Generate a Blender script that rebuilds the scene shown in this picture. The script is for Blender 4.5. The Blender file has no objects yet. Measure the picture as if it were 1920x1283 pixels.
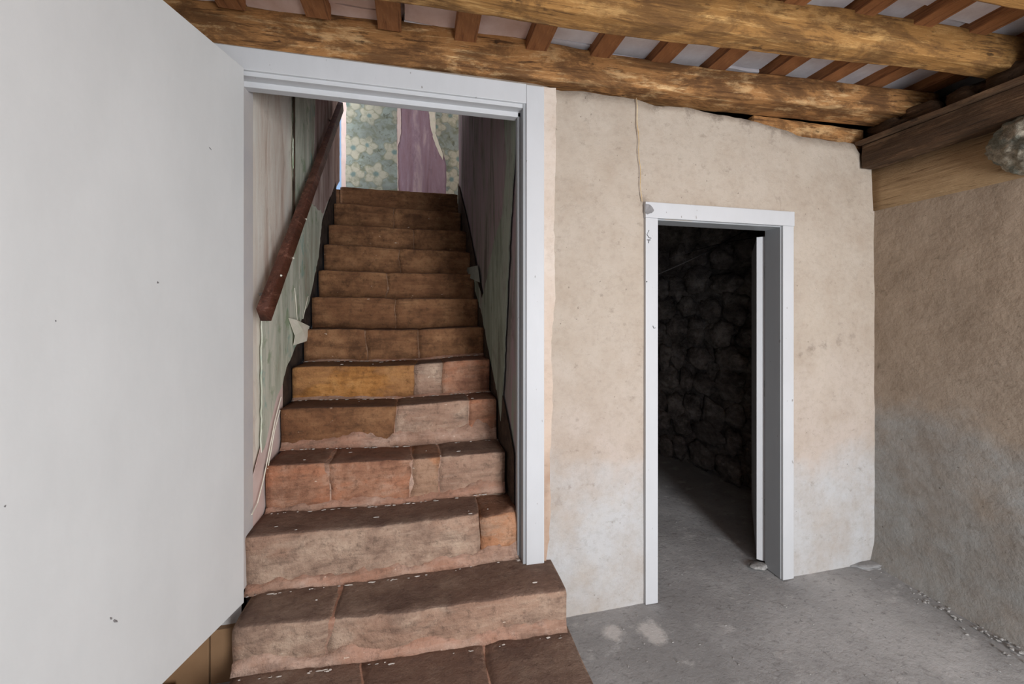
import bpy, bmesh, math, random
from mathutils import Vector, noise
random.seed(7)

# ------------------------------------------------------------------ camera, world, lights, exposure
F = 726.0; CX = 960.0; HY = 587.0; TH = math.radians(12.4); D = 1.758; H = 1.46
ST, CT = math.sin(TH), math.cos(TH)
scene = bpy.context.scene
C = scene.collection
cam_d = bpy.data.cameras.new('camera'); cam = bpy.data.objects.new('camera', cam_d); C.objects.link(cam)
cam_d.sensor_width = 36.0; cam_d.lens = 36.0 * F / 1920.0
cam_d.shift_y = -(641.5 - HY) / 1920.0
cam_d.clip_start = 0.02
cam.location = (0, 0, H); cam.rotation_euler = (math.pi / 2, 0, -TH)
scene.camera = cam

world = bpy.data.worlds.new('world'); scene.world = world; world.use_nodes = True
bg = world.node_tree.nodes['Background']
bg.inputs[0].default_value = (0.50, 0.70, 1.0, 1); bg.inputs[1].default_value = 0.9

def area(name, loc, target, sx, sy, power, col):
    l = bpy.data.lights.new(name, 'AREA'); l.shape = 'RECTANGLE'; l.size = sx; l.size_y = sy
    l.energy = power; l.color = col
    o = bpy.data.objects.new(name, l); C.objects.link(o); o.location = loc
    o.rotation_euler = (Vector(target) - Vector(loc)).to_track_quat('-Z', 'Y').to_euler()
    return o
# daylight through the street doorway and the stairhead windows, plus an added rear-left fill lamp
area('daylight_doorway', (1.42, -2.05, 1.12), (1.15, 2.0, 1.0), 0.90, 1.9, 172, (0.95, 0.97, 1.0))
area('fill_rear_left', (-0.75, -2.05, 1.45), (-0.2, 2.0, 1.4), 1.5, 1.1, 9, (0.97, 0.98, 1.0))  # weak fill lamp added behind an invented opening
area('daylight_stairhead', (-1.95, 4.2, 3.9), (0.3, 4.4, 3.4), 0.6, 1.0, 36, (0.90, 0.95, 1.0))
area('daylight_stairhead_side', (1.55, 4.25, 3.9), (0.0, 4.6, 3.4), 0.5, 1.0, 16, (1.0, 0.96, 0.92))

vs = scene.view_settings
vs.view_transform = 'Standard'; vs.look = 'None'; vs.gamma = 1.0; vs.use_curve_mapping = False
vs.exposure = -0.08

# ------------------------------------------------------------------ helpers
def ray(px, py):
    a = (px - CX) / F; b = (HY - py) / F
    return Vector((ST + a * CT, CT - a * ST, b))
def at_v(px, py, v):
    d = ray(px, py); t = v / d.y; return Vector((d.x * t, v, d.z * t + H))
def at_u(px, py, u):
    d = ray(px, py); t = u / d.x; return Vector((u, d.y * t, d.z * t + H))
def at_z(px, py, z):
    d = ray(px, py); t = (z - H) / d.z; return Vector((d.x * t, d.y * t, z))
def wallp(px, py): return at_v(px, py, D)

def lin(c):
    out = []
    for x in c[:3]:
        x /= 255.0
        out.append(x / 12.92 if x <= 0.04045 else ((x + 0.055) / 1.055) ** 2.4)
    return (out[0], out[1], out[2], 1.0)

def nz(p, s, seed=0.0):
    return noise.noise(Vector((p[0] * s + seed, p[1] * s - seed * 0.7, p[2] * s + seed * 0.31)))
def fz(p, s, seed=0.0, oct=4):
    v = 0.0; a = 1.0; tot = 0.0
    for i in range(oct):
        v += a * nz(p, s, seed + i * 17.3); tot += a; a *= 0.55; s *= 2.1
    return v / tot

def tag(o, label=None, cat=None, group=None, kind=None):
    if label: o['label'] = label
    if cat: o['category'] = cat
    if group: o['group'] = group
    if kind: o['kind'] = kind
    return o
def empty(name, loc=(0, 0, 0)):
    o = bpy.data.objects.new(name, None); C.objects.link(o); o.location = loc
    o.empty_display_size = 0.05
    return o
def link(name, me, m=None, parent=None):
    o = bpy.data.objects.new(name, me); C.objects.link(o)
    if m and not me.materials: me.materials.append(m)
    if parent:
        o.parent = parent
        o.matrix_parent_inverse.identity()
        o.location = -Vector(parent.location)
    return o
def mesh_from(name, verts, faces, smooth=False):
    me = bpy.data.meshes.new(name); me.from_pydata([tuple(v) for v in verts], [], faces)
    me.validate()
    bm = bmesh.new(); bm.from_mesh(me)
    bmesh.ops.recalc_face_normals(bm, faces=bm.faces)
    bm.to_mesh(me); bm.free()
    if smooth:
        for p in me.polygons: p.use_smooth = True
    return me

class MB:
    def __init__(s): s.v = []; s.f = []
    def add(s, vs_, fs_):
        n = len(s.v); s.v += [Vector(v) for v in vs_]; s.f += [tuple(i + n for i in f) for f in fs_]
    def box(s, a, b):
        x0, y0, z0 = a; x1, y1, z1 = b
        s.add([(x0, y0, z0), (x1, y0, z0), (x1, y1, z0), (x0, y1, z0), (x0, y0, z1), (x1, y0, z1), (x1, y1, z1), (x0, y1, z1)],
              [(0, 3, 2, 1), (4, 5, 6, 7), (0, 1, 5, 4), (1, 2, 6, 5), (2, 3, 7, 6), (3, 0, 4, 7)])
    def prism(s, poly, y0, y1):                      # polygon in (x,z) extruded along y
        n = len(poly)
        s.add([(p[0], y0, p[1]) for p in poly] + [(p[0], y1, p[1]) for p in poly],
              [tuple(range(n)), tuple(range(2 * n - 1, n - 1, -1))] + [(i, i + n, (i + 1) % n + n, (i + 1) % n) for i in range(n)])
    def loft(s, rings, cap=True):
        n = len(rings[0]); base = len(s.v)
        vs_ = [p for r in rings for p in r]; fs_ = []
        for k in range(len(rings) - 1):
            for i in range(n):
                j = (i + 1) % n
                fs_.append((k * n + i, k * n + j, (k + 1) * n + j, (k + 1) * n + i))
        if cap:
            fs_.append(tuple(range(n - 1, -1, -1))); fs_.append(tuple((len(rings) - 1) * n + i for i in range(n)))
        s.add(vs_, fs_)
    def tube(s, pts, r, n=6):
        rings = []
        for i, p in enumerate(pts):
            p = Vector(p)
            d = (Vector(pts[min(i + 1, len(pts) - 1)]) - Vector(pts[max(i - 1, 0)])).normalized()
            up = Vector((0, 0, 1)) if abs(d.z) < 0.9 else Vector((1, 0, 0))
            a = d.cross(up).normalized(); b = d.cross(a).normalized()
            rr = r[i] if isinstance(r, (list, tuple)) else r
            rings.append([p + a * (rr * math.cos(k * 2 * math.pi / n)) + b * (rr * math.sin(k * 2 * math.pi / n)) for k in range(n)])
        s.loft(rings)
    def build(s, name, m, parent=None, smooth=False, disp=None):
        if disp: s.v = [v + Vector(disp(v)) for v in s.v]
        return link(name, mesh_from(name, s.v, s.f, smooth), m, parent)

def bevel_obj(o, w, seg=2):
    bm = bmesh.new(); bm.from_mesh(o.data)
    bmesh.ops.bevel(bm, geom=list(bm.edges), offset=w, segments=seg, profile=0.6, affect='EDGES')
    bm.to_mesh(o.data); bm.free()
    return o

def rough_stone(c, r, seed, sub=2, amp=0.25):
    bm = bmesh.new(); bmesh.ops.create_icosphere(bm, subdivisions=sub, radius=1.0)
    for v in bm.verts:
        k = 1.0 + amp * fz(v.co, 1.3, seed, 3) * 1.6
        v.co = Vector((v.co.x * r[0] * k + c[0], v.co.y * r[1] * k + c[1], v.co.z * r[2] * k + c[2]))
    vs_ = [v.co.copy() for v in bm.verts]; bm.verts.index_update()
    fs_ = [tuple(v.index for v in f.verts) for f in bm.faces]; bm.free()
    return vs_, fs_

def grid_sheet(name, pts2d_fn, nu, nw, m, parent=None, keep=None, smooth=True):
    """grid of points; pts2d_fn(s,t)->Vector; keep(point)->bool for the cell centre"""
    vs_ = [pts2d_fn(i / nu, j / nw) for j in range(nw + 1) for i in range(nu + 1)]
    fs_ = []
    for j in range(nw):
        for i in range(nu):
            a = j * (nu + 1) + i; q = (a, a + 1, a + nu + 2, a + nu + 1)
            if keep is None or keep((vs_[q[0]] + vs_[q[2]]) * 0.5): fs_.append(q)
    used = sorted({i for f in fs_ for i in f}); mp = {k: n for n, k in enumerate(used)}
    me = mesh_from(name, [vs_[k] for k in used], [tuple(mp[i] for i in f) for f in fs_], smooth)
    return link(name, me, m, parent)

def torn(poly, step=0.03, amp=0.008, seed=0.0, closed=True):
    out = []; n = len(poly)
    for i in range(n if closed else n - 1):
        a, b = Vector(poly[i]), Vector(poly[(i + 1) % n])
        k = max(1, int((b - a).length / step))
        for j in range(k):
            p = a.lerp(b, j / k)
            w = 0.4 if j == 0 else 1.0
            out.append((p[0] + amp * w * nz((p[0], p[1], seed), 37) * 1.6, p[1] + amp * w * nz((p[1], p[0], seed + 5), 37) * 1.6))
    return out
def patch(name, poly, to3d, off, m, parent=None, curl=None):
    """thin sheet with torn outline; poly in plane coordinates, to3d(a,b,offset)->Vector"""
    bm = bmesh.new()
    vs_ = [bm.verts.new((p[0], p[1], 0)) for p in poly]
    f = bm.faces.new(vs_)
    bmesh.ops.triangulate(bm, faces=[f], ngon_method='EAR_CLIP')
    bm.verts.index_update()
    n = len(poly); P2 = [(v.co.x, v.co.y) for v in bm.verts]
    tri = [tuple(v.index for v in f.verts) for f in bm.faces]; bm.free()
    vs3 = [to3d(p[0], p[1], off) for p in P2] + [to3d(p[0], p[1], 0.0) for p in P2]
    fs_ = tri + [tuple(i + n for i in reversed(t)) for t in tri] + [(i, (i + 1) % n, (i + 1) % n + n, i + n) for i in range(n)]
    return link(name, mesh_from(name, vs3, fs_), m, parent)

# ------------------------------------------------------------------ materials
class NT:
    def __init__(s, name, rough=0.8, spec=0.3):
        s.m = bpy.data.materials.new(name); s.m.use_nodes = True; s.t = s.m.node_tree
        s.b = s.t.nodes['Principled BSDF']; s.b.inputs['Roughness'].default_value = rough
        s.b.inputs['Specular IOR Level'].default_value = spec
        s.geo = s.n('ShaderNodeNewGeometry'); s.pos = s.geo.outputs['Position']
    def n(s, typ, **kw):
        x = s.t.nodes.new(typ)
        for k, v in kw.items(): setattr(x, k, v)
        return x
    def l(s, a, b): s.t.links.new(a, b)
    def put(s, sock, v):
        if hasattr(v, 'node'): s.l(v, sock)
        else: sock.default_value = v
    def math(s, op, a, b=0.0, c=None, clamp=False):
        x = s.n('ShaderNodeMath', operation=op, use_clamp=clamp); s.put(x.inputs[0], a); s.put(x.inputs[1], b)
        if c is not None: s.put(x.inputs[2], c)
        return x.outputs[0]
    def mapping(s, scale=(1, 1, 1), loc=(0, 0, 0), rot=(0, 0, 0), src=None):
        x = s.n('ShaderNodeMapping'); s.l(src or s.pos, x.inputs[0])
        x.inputs['Scale'].default_value = scale; x.inputs['Location'].default_value = loc; x.inputs['Rotation'].default_value = rot
        return x.outputs[0]
    def noise(s, scale, detail=5, rough=0.6, src=None, dist=0.0):
        x = s.n('ShaderNodeTexNoise'); s.l(src or s.pos, x.inputs['Vector'])
        x.inputs['Scale'].default_value = scale; x.inputs['Detail'].default_value = detail
        x.inputs['Roughness'].default_value = rough; x.inputs['Distortion'].default_value = dist
        return x.outputs['Fac']
    def ramp(s, fac, stops, interp='LINEAR'):
        x = s.n('ShaderNodeValToRGB'); s.l(fac, x.inputs[0]); r = x.color_ramp; r.interpolation = interp
        while len(r.elements) < len(stops): r.elements.new(0.5)
        for e, (p, c) in zip(r.elements, stops):
            e.position = p; e.color = c if isinstance(c, tuple) and len(c) == 4 else lin(c) if isinstance(c, (tuple, list)) else (c, c, c, 1)
        return x.outputs[0]
    def mix(s, fac, a, b, mode='MIX'):
        x = s.n('ShaderNodeMix', data_type='RGBA', blend_type=mode)
        s.put(x.inputs[0], fac)
        for sock, v in ((x.inputs[6], a), (x.inputs[7], b)):
            if hasattr(v, 'node'): s.l(v, sock)
            else: sock.default_value = lin(v)
        return x.outputs[2]
    def sep(s, src=None):
        x = s.n('ShaderNodeSeparateXYZ'); s.l(src or s.pos, x.inputs[0]); return x.outputs
    def comb(s, a, b, c=0.0):
        x = s.n('ShaderNodeCombineXYZ'); s.put(x.inputs[0], a); s.put(x.inputs[1], b); s.put(x.inputs[2], c); return x.outputs[0]
    def color(s, c): s.put(s.b.inputs['Base Color'], c if hasattr(c, 'node') else lin(c))
    def bump(s, h, strength=0.3, dist=0.01, prev=None):
        x = s.n('ShaderNodeBump'); s.l(h, x.inputs['Height']); x.inputs['Strength'].default_value = strength; x.inputs['Distance'].default_value = dist
        if prev: s.l(prev, x.inputs['Normal'])
        s.l(x.outputs[0], s.b.inputs['Normal']); return x.outputs[0]

def m_white(name, base=(222, 222, 221), seed=0.0, spots=True):
    t = NT(name, 0.5, 0.35)
    n1 = t.noise(1.3, 4, 0.6, t.mapping(loc=(seed, 0, 0)))
    c = t.ramp(n1, [(0.3, tuple(int(x * 0.965) for x in base)), (0.7, base)])
    n2 = t.noise(9, 6, 0.75, t.mapping((1, 1, 0.6), (seed + 3, 2, 1)))
    c = t.mix(t.ramp(n2, [(0.70, 0.0), (0.78, 0.55)]), c, (165, 163, 160))
    if spots:
        n3 = t.noise(48, 2, 0.5, t.mapping((1, 1, 0.5), (seed + 7, 5, 1)))
        c = t.mix(t.ramp(n3, [(0.735, 0.0), (0.77, 0.75)]), c, (120, 112, 104))
    n5 = t.noise(6, 5, 0.7, t.mapping((1, 1, 0.3), (seed, 5, 3)))
    c = t.mix(t.ramp(n5, [(0.35, 0.25), (0.6, 0.0)]), c, tuple(int(x * 0.9) for x in base))
    t.color(c); t.bump(t.noise(45, 4, 0.6), 0.10, 0.004)
    return t.m

def m_plaster(name, hi, mid, lo, z0, z1, dirt, seed=0.0, bump=0.35, tint=None, marks=()):
    """limewash on plaster: lower zone below an uneven tide line, part damp fading, part painted light tint"""
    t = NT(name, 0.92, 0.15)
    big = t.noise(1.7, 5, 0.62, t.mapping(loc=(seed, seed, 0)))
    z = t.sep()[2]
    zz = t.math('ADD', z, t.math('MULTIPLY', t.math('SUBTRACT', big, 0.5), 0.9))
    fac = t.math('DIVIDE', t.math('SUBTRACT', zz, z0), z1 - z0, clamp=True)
    c = t.ramp(fac, [(0.0, lo), (0.24, lo), (0.36, mid), (0.75, hi), (1.0, hi)])  # zones also mix in cool daylight low and warm bounce high
    n1 = t.noise(4.2, 7, 0.7, t.mapping(loc=(seed + 2, 0, 4)))
    c = t.mix(t.ramp(n1, [(0.40, 0.0), (0.68, 0.55)]), c, dirt)
    n2 = t.noise(13, 6, 0.7, t.mapping((1, 1, 1.3), (seed + 9, 1, 2)))
    c = t.mix(t.ramp(n2, [(0.60, 0.0), (0.74, 0.55)]), c, tuple(int(x * 0.74) for x in dirt))
    n7 = t.noise(30, 7, 0.75, t.mapping((1, 1, 1.2), (seed + 3, 4, 6)))
    c = t.mix(t.ramp(n7, [(0.48, 0.0), (0.66, 0.20)]), c, tuple(int(x * 0.8) for x in dirt))
    n4 = t.noise(2.6, 5, 0.6, t.mapping(loc=(seed - 5, 7, 0)))
    c = t.mix(t.ramp(n4, [(0.55, 0.0), (0.75, 0.4)]), c, tint or tuple(min(255, int(x * 1.06)) for x in hi))
    for px, py, r, am in marks:
        q = t.n('ShaderNodeVectorMath', operation='DISTANCE'); t.l(t.pos, q.inputs[0]); q.inputs[1].default_value = wallp(px, py)
        dd = t.math('ADD', q.outputs['Value'], t.math('MULTIPLY', t.math('SUBTRACT', t.noise(17, 7, 0.8), 0.5), r * 7.0))
        c = t.mix(t.ramp(dd, [(0.0, am * 0.6), (r, 0.0)]), c, tuple(int(x * 0.62) for x in dirt))
    n3 = t.noise(55, 2, 0.5)
    c = t.mix(t.ramp(n3, [(0.74, 0.0), (0.77, 0.6)]), c, tuple(int(x * 0.55) for x in dirt))
    t.color(c)
    b = t.bump(t.noise(7, 8, 0.65), bump, 0.03)
    t.bump(t.noise(60, 5, 0.7), bump * 0.5, 0.004, b)
    return t.m

def m_wood(name, dark, mid, light, axis='x', scale=1.0, rough=0.7, stain=0.5, seed=0.0, spots=True):
    t = NT(name, rough, 0.3)
    sc = {'x': (0.9, 14, 14), 'y': (14, 0.9, 14), 'z': (14, 14, 0.9)}[axis]
    tc = t.n('ShaderNodeTexCoord').outputs['Object']
    lo = tuple(1.0 if x < 2 else 2.6 for x in sc)
    g = t.noise(3.2, 8, 0.72, t.mapping(tuple(x * scale for x in sc), (seed, seed * 2, 0), src=tc), 0.25)
    g2 = t.noise(7.0, 5, 0.7, t.mapping(tuple(x * scale * (1.4 if x > 2 else 1) for x in sc), (seed + 2, seed, 3), src=tc), 0.4)
    gg = t.math('ADD', t.math('MULTIPLY', g, 0.65), t.math('MULTIPLY', g2, 0.35))
    c = t.ramp(gg, [(0.40, dark), (0.47, mid), (0.54, mid), (0.62, light)])
    st = t.noise(3.0, 7, 0.72, t.mapping(lo, (seed + 4, 3, 1), src=tc), 0.5)
    c = t.mix(t.ramp(st, [(0.42, stain), (0.49, stain * 0.7), (0.56, 0.0)]), c, dark)
    if spots:
        s2 = t.noise(3.4, 8, 0.75, t.mapping(lo, (seed - 8, 1, 6), src=tc), 0.15)
        c = t.mix(t.ramp(s2, [(0.54, 0.0), (0.62, 0.45), (0.72, 0.7)]), c, light)
        s3 = t.noise(9, 4, 0.6, t.mapping(lo, (seed + 18, 1, 6), src=tc))
        c = t.mix(t.ramp(s3, [(0.66, 0.0), (0.72, 0.8)]), c, tuple(int(x * 0.6) for x in dark))
    t.color(c)
    b = t.bump(gg, 0.8, 0.012)
    t.bump(t.noise(30, 5, 0.75), 0.4, 0.006, b)
    return t.m

def m_stone(name, a, b, c_, patchc, seed=0.0, sc=1.0, bump=0.6, amount=0.7, tread=False):
    t = NT(name, 0.88, 0.2)
    n1 = t.noise(6 * sc, 8, 0.7, t.mapping(loc=(seed, 1, 2)))
    c = t.ramp(n1, [(0.36, a), (0.5, b), (0.64, c_)])
    n2 = t.noise(2.2 * sc, 6, 0.6, t.mapping((0.7, 1, 1.4), (seed + 5, 3, 1)))
    c = t.mix(t.ramp(n2, [(0.49, 0.0), (0.54, amount)]), c, patchc)
    n3 = t.noise(28 * sc, 5, 0.75, t.mapping(loc=(seed, 6, 2)))
    c = t.mix(t.ramp(n3, [(0.52, 0.0), (0.70, 0.6)]), c, tuple(int(x * 0.6) for x in a))
    n6 = t.noise(11 * sc, 7, 0.72, t.mapping((0.35, 1, 2.0), (seed + 2, 7, 3)))
    c = t.mix(t.ramp(n6, [(0.50, 0.0), (0.66, 0.55)]), c, tuple(int(x * 0.72) for x in a))
    c = t.mix(t.ramp(n6, [(0.36, 0.4), (0.46, 0.0)]), c, c_)
    n4 = t.noise(40 * sc, 3, 0.6, t.mapping((0.5, 1, 1), (seed, 8, 2)))
    c = t.mix(t.ramp(n4, [(0.715, 0.0), (0.76, 0.8)]), c, (225, 205, 185))
    if tread:                                    # foot dirt on the walked-on tops, also painting them shaded against the risers
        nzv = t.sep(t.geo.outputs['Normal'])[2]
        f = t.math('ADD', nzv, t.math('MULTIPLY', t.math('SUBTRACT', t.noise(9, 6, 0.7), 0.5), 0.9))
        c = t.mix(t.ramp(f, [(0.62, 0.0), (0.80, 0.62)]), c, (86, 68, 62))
    t.color(c)
    bb = t.bump(t.noise(12 * sc, 9, 0.7), bump, 0.035)
    t.bump(t.noise(70 * sc, 5, 0.7), bump * 0.8, 0.006, bb)
    return t.m

def m_wallpaper(name, ground, leafc, petal, heart, wash, washamt, axis='x', cell=3.1, seed=0.0):
    """floral print: five-petalled flowers and leaf clumps on a pale ground, blotched with age"""
    t = NT(name, 0.85, 0.15)
    s_ = t.sep()
    uv = t.comb(s_[0] if axis == 'x' else s_[1], s_[2])
    w = t.n('ShaderNodeTexNoise'); t.l(uv, w.inputs['Vector']); w.inputs['Scale'].default_value = 7; w.inputs['Detail'].default_value = 3
    wv = t.n('ShaderNodeVectorMath', operation='MULTIPLY_ADD'); t.l(w.outputs['Color'], wv.inputs[0])
    wv.inputs[1].default_value = (0.035, 0.035, 0); t.l(uv, wv.inputs[2])
    def flower(loc, sc, size):
        mp = t.mapping((sc, sc, 0), loc, src=wv.outputs[0])
        vo = t.n('ShaderNodeTexVoronoi', voronoi_dimensions='2D'); t.l(mp, vo.inputs['Vector']); vo.inputs['Scale'].default_value = 1.0
        vo.inputs['Randomness'].default_value = 0.55
        d = t.n('ShaderNodeVectorMath', operation='SUBTRACT'); t.l(mp, d.inputs[0]); t.l(vo.outputs['Position'], d.inputs[1])
        q = t.sep(d.outputs[0]); ang = t.math('ARCTAN2', q[1], q[0])
        pet = t.math('MULTIPLY_ADD', t.math('COSINE', t.math('MULTIPLY', ang, 5.0)), 0.17 * size, 0.84 * size)
        r = vo.outputs['Distance']
        return t.math('DIVIDE', r, pet), t.math('DIVIDE', r, size), ang
    n1 = t.noise(5, 6, 0.7, t.mapping(loc=(seed, 0, 2)))
    c = t.ramp(n1, [(0.3, tuple(int(x * 0.82) for x in ground)), (0.65, ground)])
    lf = t.noise(9.5, 3, 0.55, t.mapping((1, 1, 1.25), (seed + 4, 1, 0)), 0.6)
    c = t.mix(t.ramp(lf, [(0.54, 0.0), (0.62, 0.65)]), c, leafc)
    lf2 = t.noise(14, 3, 0.55, t.mapping(loc=(seed + 14, 1, 0)), 0.4)
    c = t.mix(t.ramp(lf2, [(0.61, 0.0), (0.66, 0.7)]), c, tuple(int(x * 0.7) for x in leafc))
    for k, (loc, sc, size) in enumerate((((seed + 3.4, 1.7, 0), cell * 1.1, 0.32), ((seed, 0.2, 0), cell, 0.36))):
        p, r, ang = flower(loc, sc, size)
        halo = t.ramp(p, [(0.95, 0.7), (1.35, 0.0)])
        c = t.mix(halo, c, leafc)
        vein = t.math('MULTIPLY', t.math('ABSOLUTE', t.math('COSINE', t.math('MULTIPLY', ang, 2.5))), 1.0)
        pc = t.mix(t.ramp(vein, [(0.0, 0.5), (0.5, 0.0)]), petal, tuple(int(x * 0.8) for x in petal))
        c = t.mix(t.ramp(p, [(0.80, 0.74), (1.0, 0.0)]), c, pc)
        c = t.mix(t.ramp(r, [(0.12, 0.8), (0.27, 0.0)]), c, heart)
    bl = t.noise(12, 6, 0.75, t.mapping(loc=(seed + 1, 9, 2)))
    c = t.mix(t.ramp(bl, [(0.50, 0.0), (0.62, 0.5)]), c, leafc)
    n5 = t.noise(2.4, 5, 0.65, t.mapping(loc=(seed + 8, 2, 2)))
    c = t.mix(t.ramp(n5, [(0.40, 0.0), (0.70, washamt)]), c, wash)
    t.color(c); t.bump(t.noise(25, 5, 0.6), 0.25, 0.006)
    return t.m

def m_streak(name, cols, axis='y', seed=0.0, stops=(0.34, 0.46, 0.56, 0.68), teal=False):
    """faded paper and limewash run into vertical streaks"""
    t = NT(name, 0.9, 0.15)
    sc = {'y': (3, 5.0, 0.75), 'x': (5.0, 3, 0.75)}[axis]
    n1 = t.noise(1.5, 7, 0.68, t.mapping(sc, (seed, seed, 1)), 0.5)
    c = t.ramp(n1, list(zip(stops, cols)))
    n2 = t.noise(11, 5, 0.7, t.mapping((1, 1, 0.5), (seed + 3, 0, 0)))
    c = t.mix(t.ramp(n2, [(0.57, 0.0), (0.72, 0.4)]), c, tuple(int(x * 0.72) for x in cols[0]))
    if teal:
        c = t.mix(t.ramp(t.noise(6, 4, 0.6, t.mapping((1, 1, 0.8), (seed + 6, 4, 0))), [(0.60, 0.0), (0.68, 0.6)]), c, (128, 176, 166))
        c = t.mix(t.ramp(t.noise(9, 4, 0.6, t.mapping((1, 1, 0.8), (seed + 16, 4, 0))), [(0.58, 0.0), (0.66, 0.6)]), c, (138, 160, 122))
    t.color(c); b = t.bump(n1, 0.4, 0.012); t.bump(t.noise(40, 5, 0.7), 0.2, 0.004, b)
    return t.m

def m_plain(name, a, b, sc=8, rough=0.85, bump=0.3):
    t = NT(name, rough, 0.2)
    t.color(t.ramp(t.noise(sc, 6, 0.65), [(0.3, a), (0.7, b)])); t.bump(t.noise(sc * 5, 5, 0.6), bump, 0.005)
    return t.m

M = {}
M['door'] = m_white('white_door_paint', (214, 215, 214), 0.0, False)
M['trim'] = m_white('white_trim_paint', (198, 199, 201), 11)
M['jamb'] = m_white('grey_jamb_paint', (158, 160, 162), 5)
M['wall'] = m_plaster('beige_limewash', (182, 170, 156), (186, 173, 162), (186, 185, 184), 0.1, 1.9, (162, 145, 127), 0.0, 0.45, None, [(1500, 664, 0.025, 0.6), (1520, 655, 0.03, 0.7), (1545, 646, 0.03, 0.7), (1572, 638, 0.03, 0.5), (1600, 632, 0.02, 0.4), (1048, 940, 0.03, 0.5), (1204, 372, 0.035, 0.7), (1170, 610, 0.012, 0.6), (1172, 630, 0.01, 0.6), (1128, 554, 0.01, 0.9), (1100, 180, 0.03, 0.5), (1230, 200, 0.04, 0.7), (1290, 208, 0.05, 0.8), (1340, 218, 0.05, 0.8), (1400, 232, 0.05, 0.7), (1450, 250, 0.04, 0.7)])
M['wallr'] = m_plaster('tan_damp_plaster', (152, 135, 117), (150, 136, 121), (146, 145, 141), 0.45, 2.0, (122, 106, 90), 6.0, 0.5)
M['reveal'] = m_plain('pale_grey_limewash', (196, 194, 196), (214, 208, 202), 3, 0.9, 0.25)
M['strip'] = m_plaster('cream_filler_plaster', (212, 200, 188), (200, 178, 160), (168, 140, 120), 0.1, 2.2, (190, 168, 148), 3.0, 0.3)
M['left'] = m_streak('mauve_cream_plaster', [(206, 184, 168), (232, 218, 204), (242, 234, 222), (248, 244, 234)], 'y', 2.0)
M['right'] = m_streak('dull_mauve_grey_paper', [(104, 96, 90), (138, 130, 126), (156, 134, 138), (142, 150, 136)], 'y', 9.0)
M['greenpaper'] = m_streak('faded_green_paper', [(176, 164, 144), (190, 196, 178), (214, 216, 200), (232, 228, 214)], 'y', 3.0, teal=True)
M['mauveleft'] = m_streak('brown_mauve_plaster', [(132, 108, 100), (168, 144, 136), (188, 168, 160), (206, 192, 184)], 'y', 12.0)
M['backpaper'] = m_wallpaper('blue_green_floral_paper', (166, 178, 172), (120, 124, 98), (214, 210, 192), (96, 136, 140), (122, 128, 120), 0.55, 'x', 2.35, 0.35)
M['mauve'] = m_streak('mauve_bare_plaster', [(136, 112, 122), (158, 130, 140), (164, 140, 154), (196, 174, 178)], 'x', 4.0)
M['pinkedge'] = m_plain('pale_pink_plaster', (222, 196, 188), (236, 218, 212), 6)
M['papertorn'] = m_plain('white_torn_paper_backing', (222, 222, 200), (244, 236, 222), 14)
M['papergrey'] = m_plain('grey_torn_paper', (130, 134, 126), (156, 156, 146), 14)
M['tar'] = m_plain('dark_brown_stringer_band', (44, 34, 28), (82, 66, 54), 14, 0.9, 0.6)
M['rail'] = m_wood('red_brown_varnish', (64, 38, 28), (98, 58, 44), (150, 104, 86), 'y', 1.0, 0.42, 0.4, 2)
M['beam'] = m_wood('honey_hewn_timber', (92, 62, 36), (170, 122, 74), (228, 190, 138), 'x', 0.8, 0.8, 0.85, 0)
M['beam2'] = m_wood('amber_hewn_timber', (98, 68, 38), (162, 118, 66), (208, 164, 104), 'x', 0.8, 0.8, 0.8, 23)
M['rafter'] = m_wood('orange_brown_rafter_wood', (120, 78, 50), (170, 116, 74), (200, 148, 104), 'y', 1.0, 0.75, 0.5, 9, False)
M['tile'] = m_plain('whitewashed_clay_tile', (214, 208, 212), (244, 242, 246), 5, 0.9, 0.5)
M['tilepink'] = m_plain('bare_pink_clay_tile', (200, 168, 152), (226, 204, 196), 5, 0.9, 0.5)
M['plate'] = m_wood('dark_brown_wall_plate_wood', (50, 36, 24), (84, 62, 44), (122, 96, 72), 'y', 1.0, 0.7, 0.6, 5)
M['fascia'] = m_wood('tan_weathered_board', (120, 94, 66), (158, 130, 96), (180, 152, 116), 'y', 1.6, 0.85, 0.3, 15, False)
M['core'] = m_plain('dark_rubble_core', (70, 58, 46), (112, 94, 76), 9, 0.95, 0.8)
M['darkstone'] = m_stone('mottled_grey_rubble', (92, 86, 82), (140, 132, 126), (182, 174, 168), (110, 102, 98), 3.0, 0.8, 0.9)  # mottled mid-grey rubble stone
M['brownskirt'] = m_plain('brown_gloss_skirting_paint', (128, 100, 74), (146, 116, 86), 3, 0.5, 0.1)
M['metal'] = m_plain('dull_painted_steel', (120, 120, 120), (168, 168, 166), 20, 0.5, 0.1)
M['black'] = m_plain('blackened_cable_sheath', (22, 20, 20), (40, 36, 34), 10)
M['cord'] = m_plain('yellowed_flex', (186, 150, 96), (226, 206, 170), 18)
M['smudge'] = m_plain('grey_scuff', (112, 110, 110), (150, 148, 148), 30)
M['mortar'] = m_stone('pink_lime_mortar', (150, 118, 100), (172, 138, 118), (192, 162, 144), (176, 126, 102), 8.0, 1.0, 0.6, 0.5)
M['mortarb'] = m_stone('brown_old_mortar', (110, 82, 64), (138, 106, 84), (158, 126, 104), (120, 92, 72), 18.0, 1.0, 0.5, 0.5)
M['grit'] = m_plain('pale_grit', (150, 144, 138), (214, 206, 196), 30)
M['gritgrey'] = m_plain('grey_cement_grit', (118, 116, 114), (176, 174, 170), 60)
M['rubble'] = m_stone('pebbledash_stone', (136, 128, 112), (188, 178, 158), (226, 216, 196), (142, 150, 140), 3.0, 3.5, 1.0)
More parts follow.
